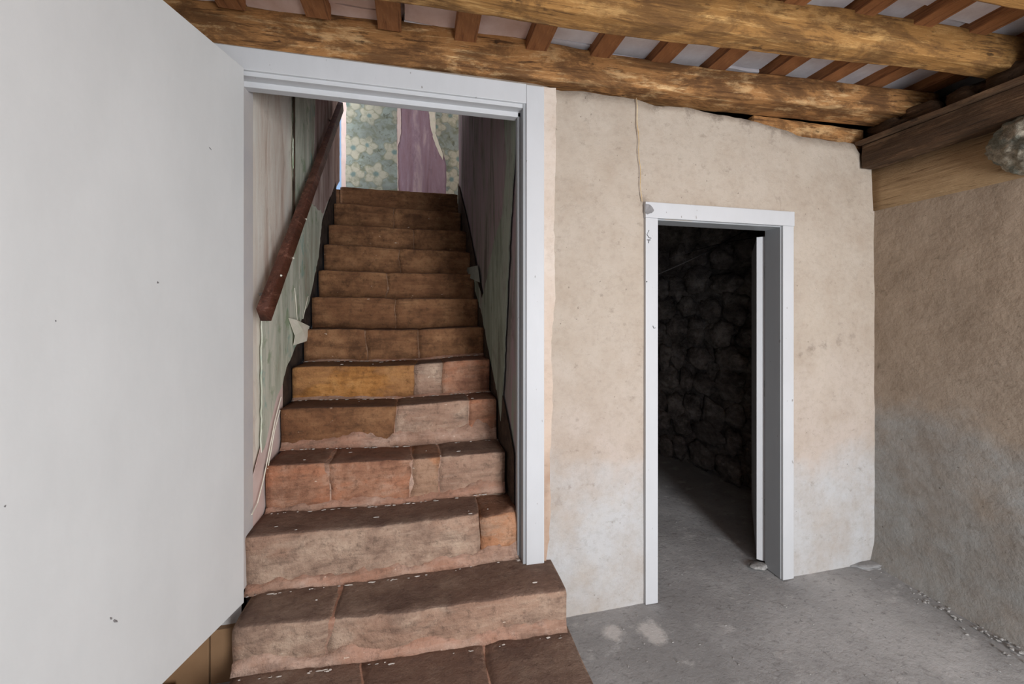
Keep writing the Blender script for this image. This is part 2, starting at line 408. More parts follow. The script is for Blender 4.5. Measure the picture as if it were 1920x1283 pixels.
M['terracotta'] = m_plain('pinkish_clay_paver', (186, 136, 106), (206, 160, 132), 7)

def m_floor():
    t = NT('grey_cement_screed', 0.85, 0.25)
    n1 = t.noise(1.1, 6, 0.6)
    c = t.ramp(n1, [(0.38, (142, 141, 140)), (0.5, (160, 159, 158)), (0.62, (178, 177, 176))])
    n2 = t.noise(5, 8, 0.72, t.mapping((1, 1.5, 1), (2, 5, 0)))
    c = t.mix(t.ramp(n2, [(0.55, 0.0), (0.66, 0.55)]), c, (198, 196, 194))
    n3 = t.noise(26, 5, 0.7, t.mapping((1, 1.6, 1)))
    c = t.mix(t.ramp(n3, [(0.54, 0.0), (0.70, 0.6)]), c, (104, 102, 100))
    # two pale spilt-plaster marks
    def blot(px, py, r):
        p = at_z(px, py, 0.0)
        q = t.n('ShaderNodeVectorMath', operation='DISTANCE'); t.l(t.pos, q.inputs[0]); q.inputs[1].default_value = p
        d = t.math('ADD', q.outputs['Value'], t.math('MULTIPLY', t.math('SUBTRACT', t.noise(16, 5, 0.7), 0.5), r * 1.6))
        return t.ramp(d, [(r * 0.55, 0.75), (r, 0.0)])
    for px, py, r in ((1222, 1186, 0.075), (1150, 1186, 0.055)):
        c = t.mix(blot(px, py, r), c, (206, 202, 198))
    t.color(c)
    b = t.bump(t.noise(6, 8, 0.7), 0.35, 0.02); t.bump(t.noise(60, 6, 0.75), 0.6, 0.005, b)
    return t.m
M['floor'] = m_floor()
def m_glass():
    t = NT('window_glass', 0.05, 0.5); t.color((235, 242, 248)); t.b.inputs['Transmission Weight'].default_value = 1.0
    t.b.inputs['IOR'].default_value = 1.1; return t.m
M['glass'] = m_glass()

# ------------------------------------------------------------------ room dimensions
UL, VR = -2.3, -1.9            # left wall, rear wall
UR = 2.56                      # right wall plane
ZC = H + 1.285                 # underside of ceiling slab
# doorway A (stairs) and doorway B (store room): opening edges in the back wall
AU0, AU1, AZ1 = -0.735, 0.452, H + 0.985
BU0, BU1, BZ1 = 1.125, 1.90, H + 0.478

# ---- floor
floor = grid_sheet('floor', lambda s, t: Vector((UL - 0.1 + s * (2.85 - UL), VR - 0.3 + t * (4.9 - VR), 0))
                   + Vector((0, 0, 0.012 * fz((UL + s * 5, VR + t * 7, 0), 1.4, 3))), 90, 110, M['floor'])
tag(floor, 'rough grey cement floor with pale plaster stains', 'floor', kind='structure')

# ---- back wall: plaster skin with ragged top, door openings, solid core behind
TOP = [(-2.4, H + 1.076), (-0.8, H + 1.076), (0.5, H + 1.08)] + \
      [(wallp(x, y).x, wallp(x, y).z) for x, y in ((1040, 168), (1120, 176), (1190, 186), (1230, 198), (1290, 202), (1330, 212), (1400, 224), (1450, 238), (1480, 246), (1500, 256), (1540, 262), (1600, 270), (1608, 284), (1618, 296), (1640, 318), (1652, 322))] + [(2.75, H + 0.8)]
def ztop(u):
    for (a, za), (b, zb) in zip(TOP, TOP[1:]):
        if a <= u <= b: return za + (zb - za) * (u - a) / (b - a)
    return TOP[-1][1]
def back_pt(s, t):
    u = UL + s * (2.62 - UL); z = -0.03 + t * 2.70
    return Vector((u, D, z))
# plaster skin made of columns so the ragged top follows the break exactly
def plaster_panel(u0, u1, z0, z1fn, du=0.035, nzs=46):
    n = max(2, int((u1 - u0) / du)); vs_, fs_ = [], []
    for i in range(n + 1):
        u = u0 + (u1 - u0) * i / n; zt = z1fn(u)
        for j in range(nzs + 1):
            z = z0 + (zt - z0) * j / nzs
            k = 0.006 * fz((u, 0, z), 2.2, 1.0) + 0.002 * fz((u, 0, z), 12, 4.0, 2)
            vs_.append(Vector((u, D + k, z)))
        vs_.append(Vector((u, D + 0.03, zt + 0.002)))
    m = nzs + 2
    for i in range(n):
        for j in range(m - 1):
            fs_.append((i * m + j, (i + 1) * m + j, (i + 1) * m + j + 1, i * m + j + 1))
    return vs_, fs_
def rag(u): return ztop(u) + (0.012 * fz((u, 3, 1), 14, 2.0) if u > 0.55 else 0.0)
wb = MB()
wb.add(*plaster_panel(UL, AU0 + 0.005, -0.03, rag)); wb.add(*plaster_panel(AU0 + 0.005, AU1 - 0.005, AZ1 - 0.005, rag, nzs=4))
wb.add(*plaster_panel(AU1 - 0.005, BU0 + 0.005, -0.03, rag)); wb.add(*plaster_panel(BU0 + 0.005, BU1 - 0.005, BZ1 - 0.005, rag, nzs=18))
wb.add(*plaster_panel(BU1 - 0.005, 2.62, -0.03, rag))
me = mesh_from('wall_back', wb.v, wb.f, True)
wall_back = tag(link('wall_back', me, M['wall']), 'beige limewashed plaster wall pierced by two doorways', 'wall', kind='structure')
mb = MB()
for a, b in (((UL, -0.02, 0), (AU0 - 0.03, -0.02, 0)), ((AU1 + 0.01, -0.02, 0), (BU0 - 0.02, -0.02, 0)), ((BU1 + 0.02, -0.02, 0), (2.62, -0.02, 0))):
    mb.box((a[0], D + 0.02, -0.05), (b[0], D + 0.13, H + 0.78))
mb.box((AU0 - 0.03, D + 0.02, AZ1 + 0.01), (AU1, D + 0.11, H + 1.07)); mb.box((BU0, D + 0.02, BZ1), (BU1, D + 0.13, H + 0.78))
mb.box((UL, D + 0.02, H + 0.78), (AU0 - 0.03, D + 0.11, H + 1.07)); mb.box((AU1 + 0.01, D + 0.13, H + 0.78), (3.06, D + 0.20, ZC + 0.05)); mb.box((UL, D + 0.16, H + 1.0), (AU1 + 0.01, D + 0.20, ZC))
mb.build('masonry_core', M['core'], wall_back)

def xz_at(y0): return lambda a, b, off: Vector((a, y0 - off, b))
# filler plaster strip down the right of the stair doorway
pts = [wallp(x, y) for x, y in ((1016, 164), (1042, 167), (1041, 300), (1038, 420), (1040, 560), (1033, 640), (1036, 760), (1030, 860), (1032, 960), (1024, 1058), (1016, 1058))]
patch('filler_strip', torn([(p.x, p.z) for p in pts], 0.03, 0.005, 2.0), xz_at(D), 0.007, M['strip'], wall_back)

# ---- right wall
def right_pt(s, t):
    v = VR - 0.1 + s * (1.80 - VR + 0.1); z = -0.03 + t * (H + 0.60 + 0.03)
    u = UR - 0.02 * (v - D) * 0 + 0.014 * fz((5, v, z), 1.6, 2.0) + 0.004 * fz((5, v, z), 9, 6.0, 3)
    if z < 0.12: u -= 0.035 * (0.12 - z) / 0.12
    return Vector((u, v, z))
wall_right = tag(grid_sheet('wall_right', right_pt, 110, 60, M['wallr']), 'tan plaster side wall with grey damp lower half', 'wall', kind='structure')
mb = MB(); mb.box((UR + 0.10, VR - 0.1, -0.05), (UR + 0.5, D + 0.15, H + 0.955)); mb.box((UR + 0.40, VR - 0.1, H + 0.9), (UR + 0.5, D + 0.2, ZC + 0.1)); mb.build('masonry_core', M['core'], wall_right)
# ---- left wall, rear wall with doorway and added fill-light opening, ceiling
mb = MB(); mb.box((UL - 0.15, VR - 0.1, -0.05), (UL, D + 0.1, ZC)); tag(mb.build('wall_left', M['wall']), 'plain limewashed wall hidden behind the open white door', 'wall', kind='structure')
mb = MB()
for a, b in (((UL, 0), (-1.5, ZC)), ((0.0, 0), (0.9, ZC)), ((2.0, 0), (UR + 0.5, ZC + 0.05))):
    mb.box((a[0], VR - 0.12, a[1] - 0.05), (b[0], VR, b[1]))
mb.box((-1.5, VR - 0.12, -0.05), (0.0, VR, 0.9)); mb.box((-1.5, VR - 0.12, 2.0), (0.0, VR, ZC)); mb.box((0.9, VR - 0.12, 2.2), (2.0, VR, ZC))
tag(mb.build('wall_rear', M['wall']), 'limewashed wall with street doorway and added fill-light opening behind the viewer', 'wall', kind='structure')

mb = MB(); mb.box((UL - 0.15, VR - 0.15, ZC + 0.02), (UR + 0.5, D + 0.14, ZC + 0.14))
ceiling = tag(mb.build('ceiling', M['tilepink']), 'open timber ceiling of rafters and whitewashed clay tiles', 'ceiling', kind='structure')
# rafters: one shared mesh
RU0, RSTEP, RW, RH = 0.80, 0.312, 0.095, 0.058
zr = H + 1.215
mb = MB(); nseg = 10
rings = []
for k in range(nseg + 1):
    y = VR + (1.74 - VR) * k / nseg
    dx = 0.004 * math.sin(k * 2.3); dz = 0.003 * math.sin(k * 1.7)
    rings.append([Vector((-RW / 2 + dx, y, dz)), Vector((RW / 2 + dx, y, dz)), Vector((RW / 2 + dx, y, RH)), Vector((-RW / 2 + dx, y, RH))])
mb.loft(rings); rme = mesh_from('rafter', mb.v, mb.f); rme.materials.append(M['rafter'])
ks = range(-9, 7)
for k in ks:
    u = RU0 + RSTEP * k + random.uniform(-0.012, 0.012)
    o = link('rafter', rme, None, ceiling); o.location = (u, random.uniform(-0.01, 0.01), zr + random.uniform(-0.004, 0.004)); o.rotation_euler.z = random.uniform(-0.006, 0.006)
# clay tiles between the rafters
tmes = []
for q in range(6):
    mb = MB(); w, l = 0.225, 0.272
    nx, ny = 3, 3; vs_ = []; fs_ = []
    for j in range(ny + 1):
        for i in range(nx + 1):
            x = -w / 2 + w * i / nx; y = -l / 2 + l * j / ny
            vs_.append((x + 0.006 * nz((i, j, q), 0.77, q), y + 0.008 * nz((j, i, q), 0.77, q + 3), 0.006 * nz((i, j, q), 0.9, q * 3.1)))
    n = len(vs_)
    vs_ += [(v[0], v[1], 0.03) for v in vs_]
    for j in range(ny):
        for i in range(nx):
            a = j * (nx + 1) + i; fs_.append((a, a + nx + 1, a + nx + 2, a + 1)); 
    rim = [i for i in range(nx + 1)] + [(nx + 1) * (j + 1) + nx for j in range(ny)] + [(nx + 1) * ny + i for i in range(nx - 1, -1, -1)] + [(nx + 1) * j for j in range(ny - 1, 0, -1)]
    for i in range(len(rim)):
        a, b = rim[i], rim[(i + 1) % len(rim)]; fs_.append((a, b, b + n, a + n))
    me = mesh_from('clay_tile', vs_, fs_); me.materials.append(M['tile'] if q < 4 else M['tilepink']); tmes.append(me)
for k in ks:
    u = RU0 + RSTEP * (k + 0.5)
    for j in range(-1, 6):
        y = 1.60 - 0.28 * j
        q = random.randrange(4, 6) if (u < 0.55 and random.random() < 0.85) else random.randrange(0, 4)
        o = link('clay_tile', tmes[q], None, ceiling)
        o.location = (u + random.uniform(-0.006, 0.006), y + 0.05 * math.sin(k * 2.1), ZC - 0.022 + random.uniform(-0.006, 0.004))
        o.rotation_euler = (random.uniform(-0.02, 0.02), random.uniform(-0.02, 0.02), random.uniform(-0.03, 0.03))

# ------------------------------------------------------------------ ceiling beams
def beam(name, m, p0, p1, wfn, hfn, zfn, seed, nseg=70, amp=0.008):
    """p0,p1: plan points of the front lower edge; profile width, height and underside z along the length"""
    p0, p1 = Vector(p0), Vector(p1); d = (p1 - p0); L = d.length; d.normalize(); nrm = Vector((-d.y, d.x))
    rings = []
    for k in range(nseg + 1):
        s = k / nseg; p = p0 + d * (L * s); w, h, z0 = wfn(s), hfn(s), zfn(s); ring = []
        r = min(w, h) * 0.05
        prof = []
        for (cx_, cz_, a0) in ((r, r, math.pi), (w - r, r, 1.5 * math.pi), (w - r, h - r, 0.0), (r, h - r, 0.5 * math.pi)):
            for j in range(3):
                a = a0 + j * math.pi / 4; prof.append((cx_ + r * math.cos(a), cz_ + r * math.sin(a)))
        full = []
        for a_, b_ in zip(prof, prof[1:] + prof[:1]):
            full.append(a_)
            ln = math.hypot(b_[0] - a_[0], b_[1] - a_[1])
            if ln > r * 1.5:
                full += [(a_[0] + (b_[0] - a_[0]) * f_, a_[1] + (b_[1] - a_[1]) * f_) for f_ in (0.06, 0.25, 0.5, 0.75, 0.94)]
        prof = full
        for (x, z) in prof:
            q = Vector((p.x + nrm.x * x, p.y + nrm.y * x, z0 + z))
            k1 = amp * fz((q.x * 0.5, q.y, q.z), 3.0, seed) * 1.2 + amp * 0.5 * fz((q.x, q.y * 2, q.z * 2), 13, seed + 4, 3)
            c = Vector((p.x + nrm.x * w / 2, p.y + nrm.y * w / 2, z0 + h / 2))
            q += (q - c).normalized() * k1
            ring.append(q)
        rings.append(ring)
    mb = MB(); mb.loft(rings)
    return mb.build(name, m, None, True)
zb = H + 1.082
fr = at_z(1048, 150, zb); er = at_z(1757, 218, zb)
dirb = (er - fr).normalized(); st = fr - dirb * 2.75; en = er + dirb * 0.02
b1 = beam('ceiling_beam', M['beam'], (st.x, st.y), (en.x, en.y), lambda s: 0.115 + 0.05 * s, lambda s: 0.195 - 0.062 * min(1, max(0, (s - 0.45) / 0.25)), lambda s: zb, 1.0, 90, 0.010)
tag(b1, 'long honey-coloured hewn beam directly above the stair door frame', 'beam', 'hewn ceiling beams')
f2 = at_z(1077, 14, zb); e2 = at_z(1920, 134, zb); d2 = (e2 - f2).normalized(); s2 = f2 - d2 * 2.2; e2 = e2 + d2 * 0.25
b2 = beam('ceiling_beam', M['beam2'], (s2.x, s2.y), (e2.x, e2.y), lambda s: 0.082, lambda s: 0.150, lambda s: zb - 0.004 + 0.012 * math.sin(s * 9), 7.0, 90, 0.008)
tag(b2, 'second amber hewn beam crossing the top right in front of the tiles', 'beam', 'hewn ceiling beams')
q3 = at_z(1880, 3, zb)
b3 = beam('ceiling_beam', M['beam2'], (-2.2, q3.y + 0.03), (2.55, q3.y - 0.10), lambda s: 0.10, lambda s: 0.145, lambda s: zb, 12.0, 70, 0.008)
tag(b3, 'nearest hewn beam, only a sliver showing at the top right corner', 'beam', 'hewn ceiling beams')

# timber lintel showing under beam end where plaster has fallen
l0 = at_v(1440, 225, D + 0.03); 
lt = beam('lintel_timber', M['beam'], (l0.x - 0.1, D + 0.022), (wallp(1632, 250).x - 0.02, D + 0.022), lambda s: 0.09, lambda s: 0.15, lambda s: H + 0.93, 31.0, 24, 0.006)
tag(lt, 'short brown timber exposed in the broken plaster under the beam end', 'timber')

# ------------------------------------------------------------------ right wall timberwork
zpl0, zpl1 = H + 0.834, H + 0.962
mb = MB(); rings = []
for k in range(40):
    v = D - 0.015 - k * (D - VR) / 39 * 0.98
    def jit(x, z, sd): return Vector((x + 0.006 * fz((x, v, z), 7, sd, 3), v, z + 0.006 * fz((z, v, x), 7, sd + 3, 3)))
    rings.append([jit(2.445, zpl0, 1), jit(2.56, zpl0 - 0.005, 2), jit(2.62, zpl1, 3), jit(2.45, zpl1, 4), jit(2.44, (zpl0 + zpl1) / 2, 5)])
mb.loft(rings); wp = mb.build('wall_plate', M['plate'])
tag(wp, 'dark brown timber wall plate along the top of the tan wall', 'timber')
mb = MB(); rings = []
for k in range(40):
    v = D - 0.0 - k * (D - VR) / 39 * 0.98
    def jit(x, z, sd): return Vector((x + 0.005 * fz((x, v, z), 6, sd, 3), v, z + 0.005 * fz((z, v, x), 6, sd + 3, 3)))
    rings.append([jit(2.415, zpl1 + 0.004, 1), jit(2.56, zpl1 + 0.006, 2), jit(2.56, zpl1 + 0.028, 3), jit(2.41, zpl1 + 0.022, 4)])
mb.loft(rings); tag(mb.build('capping_board', M['plate']), 'thin splintered board lying on the dark wall plate', 'board')
mb = MB(); rings = []
for k in range(50):
    v = D + 0.02 - k * (D - VR) / 49 * 0.98
    def jit(x, z, sd): return Vector((x + 0.006 * fz((x, v, z), 5, sd, 3), v, z + 0.006 * fz((z, v, x), 5, sd + 3, 3)))
    rings.append([jit(2.548, H + 0.597, 1), jit(2.64, H + 0.59, 2), jit(2.64, zpl0 + 0.004, 3), jit(2.535, zpl0 + 0.002, 4), jit(2.538, H + 0.72, 5)])
mb.loft(rings); tag(mb.build('fascia_board', M['fascia'], None, True), 'wide weathered tan board below the dark wall plate', 'board')
# rough stones packed above the plate
ro = empty('packing_rubble', (2.56, 1.2, zpl1 + 0.03)); tag(ro, 'dark rubble packed above the wall plate at beam ends', 'rubble')
for k in range(12):
    v = 1.70 - k * 0.16
    mb = MB(); mb.add(*rough_stone((2.57 + 0.02 * math.sin(k), v, zpl1 + 0.09 + 0.015 * math.sin(k * 3)), (0.05, 0.09, 0.06), k * 3.3, 3, 0.6)); mb.build('stone', M['plate'], ro, True)
# pebbly stone corbel sticking out of the right wall
pc = at_u(1893, 268, 2.50)
mb = MB(); rs = rough_stone((2.55, pc.y - 0.08, pc.z - 0.012), (0.135, 0.150, 0.140), 4.4, 5, 0.10)
vs_ = []
for v in rs[0]:
    n_ = (v - Vector((2.55, pc.y - 0.075, pc.z))).normalized()
    vs_.append(v + n_ * (0.022 * fz(v, 34, 3.0, 3)))
mb.add(vs_, rs[1]); tag(mb.build('stone_corbel', M['rubble'], None, True), 'rounded pebbly stone lump jutting from the right wall under the plate', 'stone')

# ------------------------------------------------------------------ stair doorway: casing and door leaf
t1 = empty('trim_1', (0.45, D, H - 1.18)); tag(t1, 'white wooden door frame around the staircase', 'door frame', kind='structure')
ZJ = H - 1.186
mb = MB(); mb.box((0.4506, D - 0.022, ZJ), (0.5365, D + 0.006, H + 1.058)); bevel_obj(mb.build('side_casing', M['trim'], t1), 0.003)
mb = MB(); mb.box((-0.82, D - 0.020, H + 0.972), (0.4506, D + 0.006, H + 1.062)); bevel_obj(mb.build('head_casing', M['trim'], t1), 0.003)
mb = MB(); mb.box((-0.82, D - 0.021, H - 1.14), (-0.737, D + 0.006, H + 0.972)); bevel_obj(mb.build('side_casing', M['trim'], t1), 0.003)
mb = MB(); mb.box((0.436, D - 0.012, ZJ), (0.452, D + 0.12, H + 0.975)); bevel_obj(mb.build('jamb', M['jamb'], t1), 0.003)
mb = MB(); mb.box((-0.737, D - 0.008, H + 0.955), (0.4506, D + 0.12, H + 0.973)); bevel_obj(mb.build('jamb', M['trim'], t1), 0.002)
mb = MB(); mb.box((0.421, D + 0.035, ZJ + 0.004), (0.437, D + 0.075, H + 0.955)); bevel_obj(mb.build('door_stop', M['jamb'], t1), 0.003)
mb = MB(); mb.box((-0.737, D + 0.035, H + 0.932), (0.437, D + 0.075, H + 0.956)); bevel_obj(mb.build('door_stop', M['trim'], t1), 0.003)
mb = MB(); mb.box((-0.748, D - 0.002, H - 1.14), (-0.735, D + 0.12, H + 0.955)); bevel_obj(mb.build('jamb', M['reveal'], t1), 0.002)

d1 = empty('door_1', (-0.745, D - 0.03, H - 1.15)); tag(d1, 'large plain white door swung open on the left', 'door', kind='structure')
hp = at_v(457, 600, D - 0.028); dirl = Vector((-0.271, -0.964, 0)).normalized(); nl = Vector((0.964, -0.271, 0)).normalized()
L = 1.13; zb0 = H - 1.150; zt0 = H + 0.972
mb = MB(); nx, nz_ = 24, 40; vs_ = []; fs_ = []
for side in (0, 1):
    for j in range(nz_ + 1):
        for i in range(nx + 1):
            p = Vector((hp.x, hp.y, 0)) + dirl * (L * i / nx) - nl * (0.038 * side)
            p.z = zb0 + (zt0 - zb0) * j / nz_
            p += nl * (0.0015 * fz(p, 2.0, 3) )
            vs_.append(p)
N = (nx + 1) * (nz_ + 1)
for side in (0, 1):
    for j in range(nz_):
        for i in range(nx):
            a = side * N + j * (nx + 1) + i; fs_.append((a, a + 1, a + nx + 2, a + nx + 1))
rim = [i for i in range(nx + 1)] + [(nx + 1) * (j + 1) + nx for j in range(nz_)] + [(nx + 1) * nz_ + i for i in range(nx - 1, -1, -1)] + [(nx + 1) * j for j in range(nz_ - 1, 0, -1)]
for i in range(len(rim)):
    a, b = rim[i], rim[(i + 1) % len(rim)]; fs_.append((a, b, b + N, a + N))
mb.add(vs_, fs_); mb.build('leaf', M['door'], d1, False)
for zz in (0.45, 1.25, 2.2):
    mb = MB(); q = Vector((hp.x, hp.y, 0)) - nl * 0.044 + Vector((0, 0.004, 0)); mb.tube([(q.x, q.y, zz), (q.x, q.y, zz + 0.09)], 0.006, 8); mb.build('hinge', M['metal'], d1)
def scuff(px, py, w, h, rot, seed):
    # thin scuffs and dents on the face of the leaf
    d = ray(px, py); o0 = Vector((hp.x, hp.y, 0)); n2 = nl
    t = (o0.x * n2.x + o0.y * n2.y) / (d.x * n2.x + d.y * n2.y); p = d * t
    s0 = (Vector((p.x, p.y, 0)) - o0).dot(dirl); z0 = p.z + H
    poly = []
    for k in range(10):
        a = k * 2 * math.pi / 10; x = w * math.cos(a) * (1 + 0.4 * math.sin(seed + k * 2)); z = h * math.sin(a) * (1 + 0.4 * math.cos(seed * 2 + k * 3))
        poly.append((s0 + x * math.cos(rot) - z * math.sin(rot), z0 + x * math.sin(rot) + z * math.cos(rot)))
    patch('scuff_mark', poly, lambda a, b, off: o0 + dirl * a + Vector((0, 0, b)) + nl * (off + 0.0016), 0.0006, M['smudge'], d1)
for a in ((215, 1165, 0.0022, 0.008, -0.7, 1), (207, 1160, 0.0016, 0.004, -0.6, 2), (295, 530, 0.003, 0.003, 0, 3), (393, 278, 0.006, 0.0016, 0.5, 4), (103, 602, 0.0012, 0.002, 0, 5), (8, 950, 0.0015, 0.002, 0, 6)):
    scuff(*a)

# ------------------------------------------------------------------ store-room doorway: casing, leaf
t2 = empty('trim_2', (1.5, D, 0)); tag(t2, 'narrow white door frame of the dark store room', 'door frame', kind='structure')
a0 = wallp(1207, 600).x; a1 = wallp(1230, 600).x; a2 = wallp(1463, 600).x; a3 = wallp(1483, 600).x; zt1 = wallp(1205, 380).z; zt2 = wallp(1230, 411).z
mb = MB(); mb.box((a0, D - 0.018, 0.004), (a1, D + 0.006, zt2)); bevel_obj(mb.build('side_casing', M['trim'], t2), 0.003)
mb = MB(); mb.box((a2, D - 0.018, 0.004), (a3, D + 0.006, zt2)); bevel_obj(mb.build('side_casing', M['trim'], t2), 0.003)
mb = MB(); mb.box((a0 - 0.002, D - 0.021, zt2), (a3 + 0.002, D + 0.006, zt1)); bevel_obj(mb.build('head_casing', M['trim'], t2), 0.003)
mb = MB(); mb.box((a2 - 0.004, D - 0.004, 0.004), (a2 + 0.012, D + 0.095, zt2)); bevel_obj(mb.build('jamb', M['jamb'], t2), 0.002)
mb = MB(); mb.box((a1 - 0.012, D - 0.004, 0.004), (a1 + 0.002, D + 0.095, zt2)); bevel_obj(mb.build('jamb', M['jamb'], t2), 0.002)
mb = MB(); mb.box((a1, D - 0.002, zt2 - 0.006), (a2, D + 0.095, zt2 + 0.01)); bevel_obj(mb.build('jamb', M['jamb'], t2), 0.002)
# bruises and old pencil-like scratches on the left casing
def cmark(pxs, w=0.0022):
    pts = [at_v(x, y, D - 0.0186) for x, y in pxs]; mb = MB(); mb.tube(pts, w, 5); mb.build('scratch', M['black'], t2)
cmark([(1217, 432), (1213, 440), (1217, 446), (1221, 447)], 0.0016); cmark([(1213, 450), (1220, 450)], 0.0016); cmark([(1217, 450), (1216, 456)], 0.0016)
cmark([(1224, 611), (1226, 616), (1229, 615)], 0.0016); cmark([(1212, 528), (1213, 529)], 0.003)
pts = [at_v(x, y, D) for x, y in ((1206, 384), (1214, 386), (1222, 396), (1217, 402), (1209, 404), (1205, 398))]
patch('scuff_mark', torn([(p.x, p.z) for p in pts], 0.008, 0.004, 3), xz_at(D - 0.0205), 0.0012, M['smudge'], t2)

d2o = empty('door_2', (1.885, D + 0.10, 0.01)); tag(d2o, 'white store-room door opened inward, seen edge-on', 'door', kind='structure')
hq = at_v(1437, 600, D + 0.10); dl = Vector((0.672, 0.740, 0)).normalized(); nl2 = Vector((-0.740, 0.672, 0)).normalized()
def leafpt(s, w, z): p = Vector((hq.x, hq.y, z)) + dl * s + nl2 * w; return p
e0 = 0.048
mb = MB()
mb.add([leafpt(0, 0, 0.03), leafpt(0.74, 0, 0.03), leafpt(0.74, e0, 0.03), leafpt(0, e0, 0.03), leafpt(0, 0, 1.90), leafpt(0.74, 0, 1.90), leafpt(0.74, e0, 1.90), leafpt(0, e0, 1.90)],
       [(0, 3, 2, 1), (4, 5, 6, 7), (0, 1, 5, 4), (1, 2, 6, 5), (2, 3, 7, 6), (3, 0, 4, 7)])
bevel_obj(mb.build('leaf', M['trim'], d2o), 0.002)
for zz in (0.30, 0.98, 1.66):
    mb = MB(); q = leafpt(-0.006, 0.004, 0); mb.tube([(q.x, q.y, zz), (q.x, q.y, zz + 0.09)], 0.007, 8); mb.build('hinge', M['metal'], d2o)

# ------------------------------------------------------------------ store room (dark) behind
SR = empty('wall_store', (2.5, 3.0, 0)); tag(SR, 'dark rubble stone walls inside the store room', 'wall', kind='structure')
def rock(p, sd=0.0): return 0.05 * fz(p, 3.0, 2.0 + sd) + 0.03 * abs(fz(p, 6.0, 7.0 + sd, 4))
def srr(s, t):
    v = 1.90 + s * 2.45; z = -0.02 + t * 2.75; u = 2.72 - (v - 2.4) * 0.26 * (1 if v > 2.4 else 0)
    return Vector((u - rock((u, v, z)) * 1.2, v, z))
grid_sheet('rough_face', srr, 90, 100, M['darkstone'], SR)
def srb(s, t):
    u = 0.55 + s * 2.2; z = -0.02 + t * 2.75
    return Vector((u, 4.20 - rock((u, 4.2, z), 3), z))
grid_sheet('rough_face', srb, 70, 90, M['darkstone'], SR)
# single stones bedded in the face
k = 0
for row in range(9):
    z = 0.10 + row * 0.235
    v = 2.42 + (row % 2) * 0.1
    while v < 4.05:
        ry = random.uniform(0.08, 0.17); v += ry
        u = 2.72 - (v - 2.4) * 0.26 - 0.035
        k += 1
        mb = MB(); mb.add(*rough_stone((u, v, z + random.uniform(-0.04, 0.04)), (random.uniform(0.035, 0.07), ry * 1.05, random.uniform(0.09, 0.14)), k * 1.7, 3, 0.55)); mb.build('stone', M['darkstone'], SR, True)
        v += ry * 0.85
mb = MB(); mb.box((0.50, D + 0.13, -0.05), (0.60, 4.3, ZC)); mb.box((2.78, D + 0.1, -0.05), (2.9, 4.4, ZC)); mb.box((0.5, 4.28, -0.05), (2.9, 4.4, ZC)); mb.box((0.5, D + 0.13, 2.5), (2.9, 4.4, 2.62))
mb.build('masonry_core', M['darkstone'], SR)
# loose cables slung across the store room
def sag(p, q, s, n=14): return [Vector(p).lerp(Vector(q), i / n) - Vector((0, 0, s * math.sin(math.pi * i / n))) for i in range(n + 1)]
mb = MB(); mb.tube(sag(at_v(1215, 522, 2.6), at_v(1412, 424, 2.35), 0.02), 0.005, 6); tag(mb.build('slung_cable', M['black'], None, True), 'thicker dark cable slanting up across the store-room doorway', 'cable', 'store room cables')
mb = MB(); mb.tube(sag(at_v(1255, 485, 2.7), at_v(1412, 446, 2.4), -0.015), 0.0035, 6); tag(mb.build('slung_cable', M['black'], None, True), 'thin dark cable crossing below the thicker one in the store room', 'cable', 'store room cables')

# ------------------------------------------------------------------ staircase
NOSE = {  # plan depth, height above floor, left u, right u
    'B': ((-0.705, 1.615), (0.575, 1.540), H - 1.165),
    'A': ((-0.70, 1.36), (0.585, 1.27), H - 1.335),
}
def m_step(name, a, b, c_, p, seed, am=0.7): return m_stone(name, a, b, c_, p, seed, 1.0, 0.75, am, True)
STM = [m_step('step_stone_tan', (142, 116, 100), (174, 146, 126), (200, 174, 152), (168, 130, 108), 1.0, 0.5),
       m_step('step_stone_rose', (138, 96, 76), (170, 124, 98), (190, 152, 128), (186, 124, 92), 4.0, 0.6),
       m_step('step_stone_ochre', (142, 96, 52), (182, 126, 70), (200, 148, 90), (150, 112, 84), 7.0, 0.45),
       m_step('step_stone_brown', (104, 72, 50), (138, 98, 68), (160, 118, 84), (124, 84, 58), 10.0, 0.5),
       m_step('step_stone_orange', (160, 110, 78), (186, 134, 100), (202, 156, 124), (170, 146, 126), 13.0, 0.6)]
WPX = {'C': ((458, 1008), (972, 955)), 'D': ((497, 873), (947, 848)), 'E': ((526, 767), (931, 747)), 'F': ((547, 688), (918, 673)),
       'G': ((569, 617), (907, 613)), 'H': ((584, 556), (896, 560)), 'I': ((597, 506), (889, 514)), 'J': ((607, 457), (882, 472)),
       'K': ((616, 420), (874, 433)), 'L': ((626, 380), (864, 398)), 'M': ((638, 350), (858, 364))}
W0 = 1.135
steps = [('A',) + NOSE['A'], ('B',) + NOSE['B']]
vC, vM = 1.785, 4.07; zC_, zM = H - 0.925, H + 1.246
for i, k in enumerate('CDEFGHIJKLM'):
    s = i / 10.0
    # depths follow the measured flight; each nosing slightly out of true
    (lx, ly), (rx, ry) = WPX[k]
    dl_, dr_ = ray(lx, ly), ray(rx, ry)
    kl, kr = dl_.x / dl_.y, dr_.x / dr_.y
    v = W0 / (kr - kl)
    if k == 'C': v = 1.80
    vl = v; vr = v
    zl = H + dl_.z / dl_.y * v; zr_ = H + dr_.z / dr_.y * v
    z = (zl + zr_) / 2
    # trim skew in plan from left/right disagreement
    steps.append((k, (kl * v, v), (kr * v, v), z, zl - z))
fixed = []
for sdef in steps:
    fixed.append(sdef if len(sdef) == 5 else sdef + (0.0,))
steps = fixed
print([(s[0], [round(x, 3) for x in s[1]], [round(x, 3) for x in s[2]], round(s[3], 3), round(s[4], 3)) for s in steps])
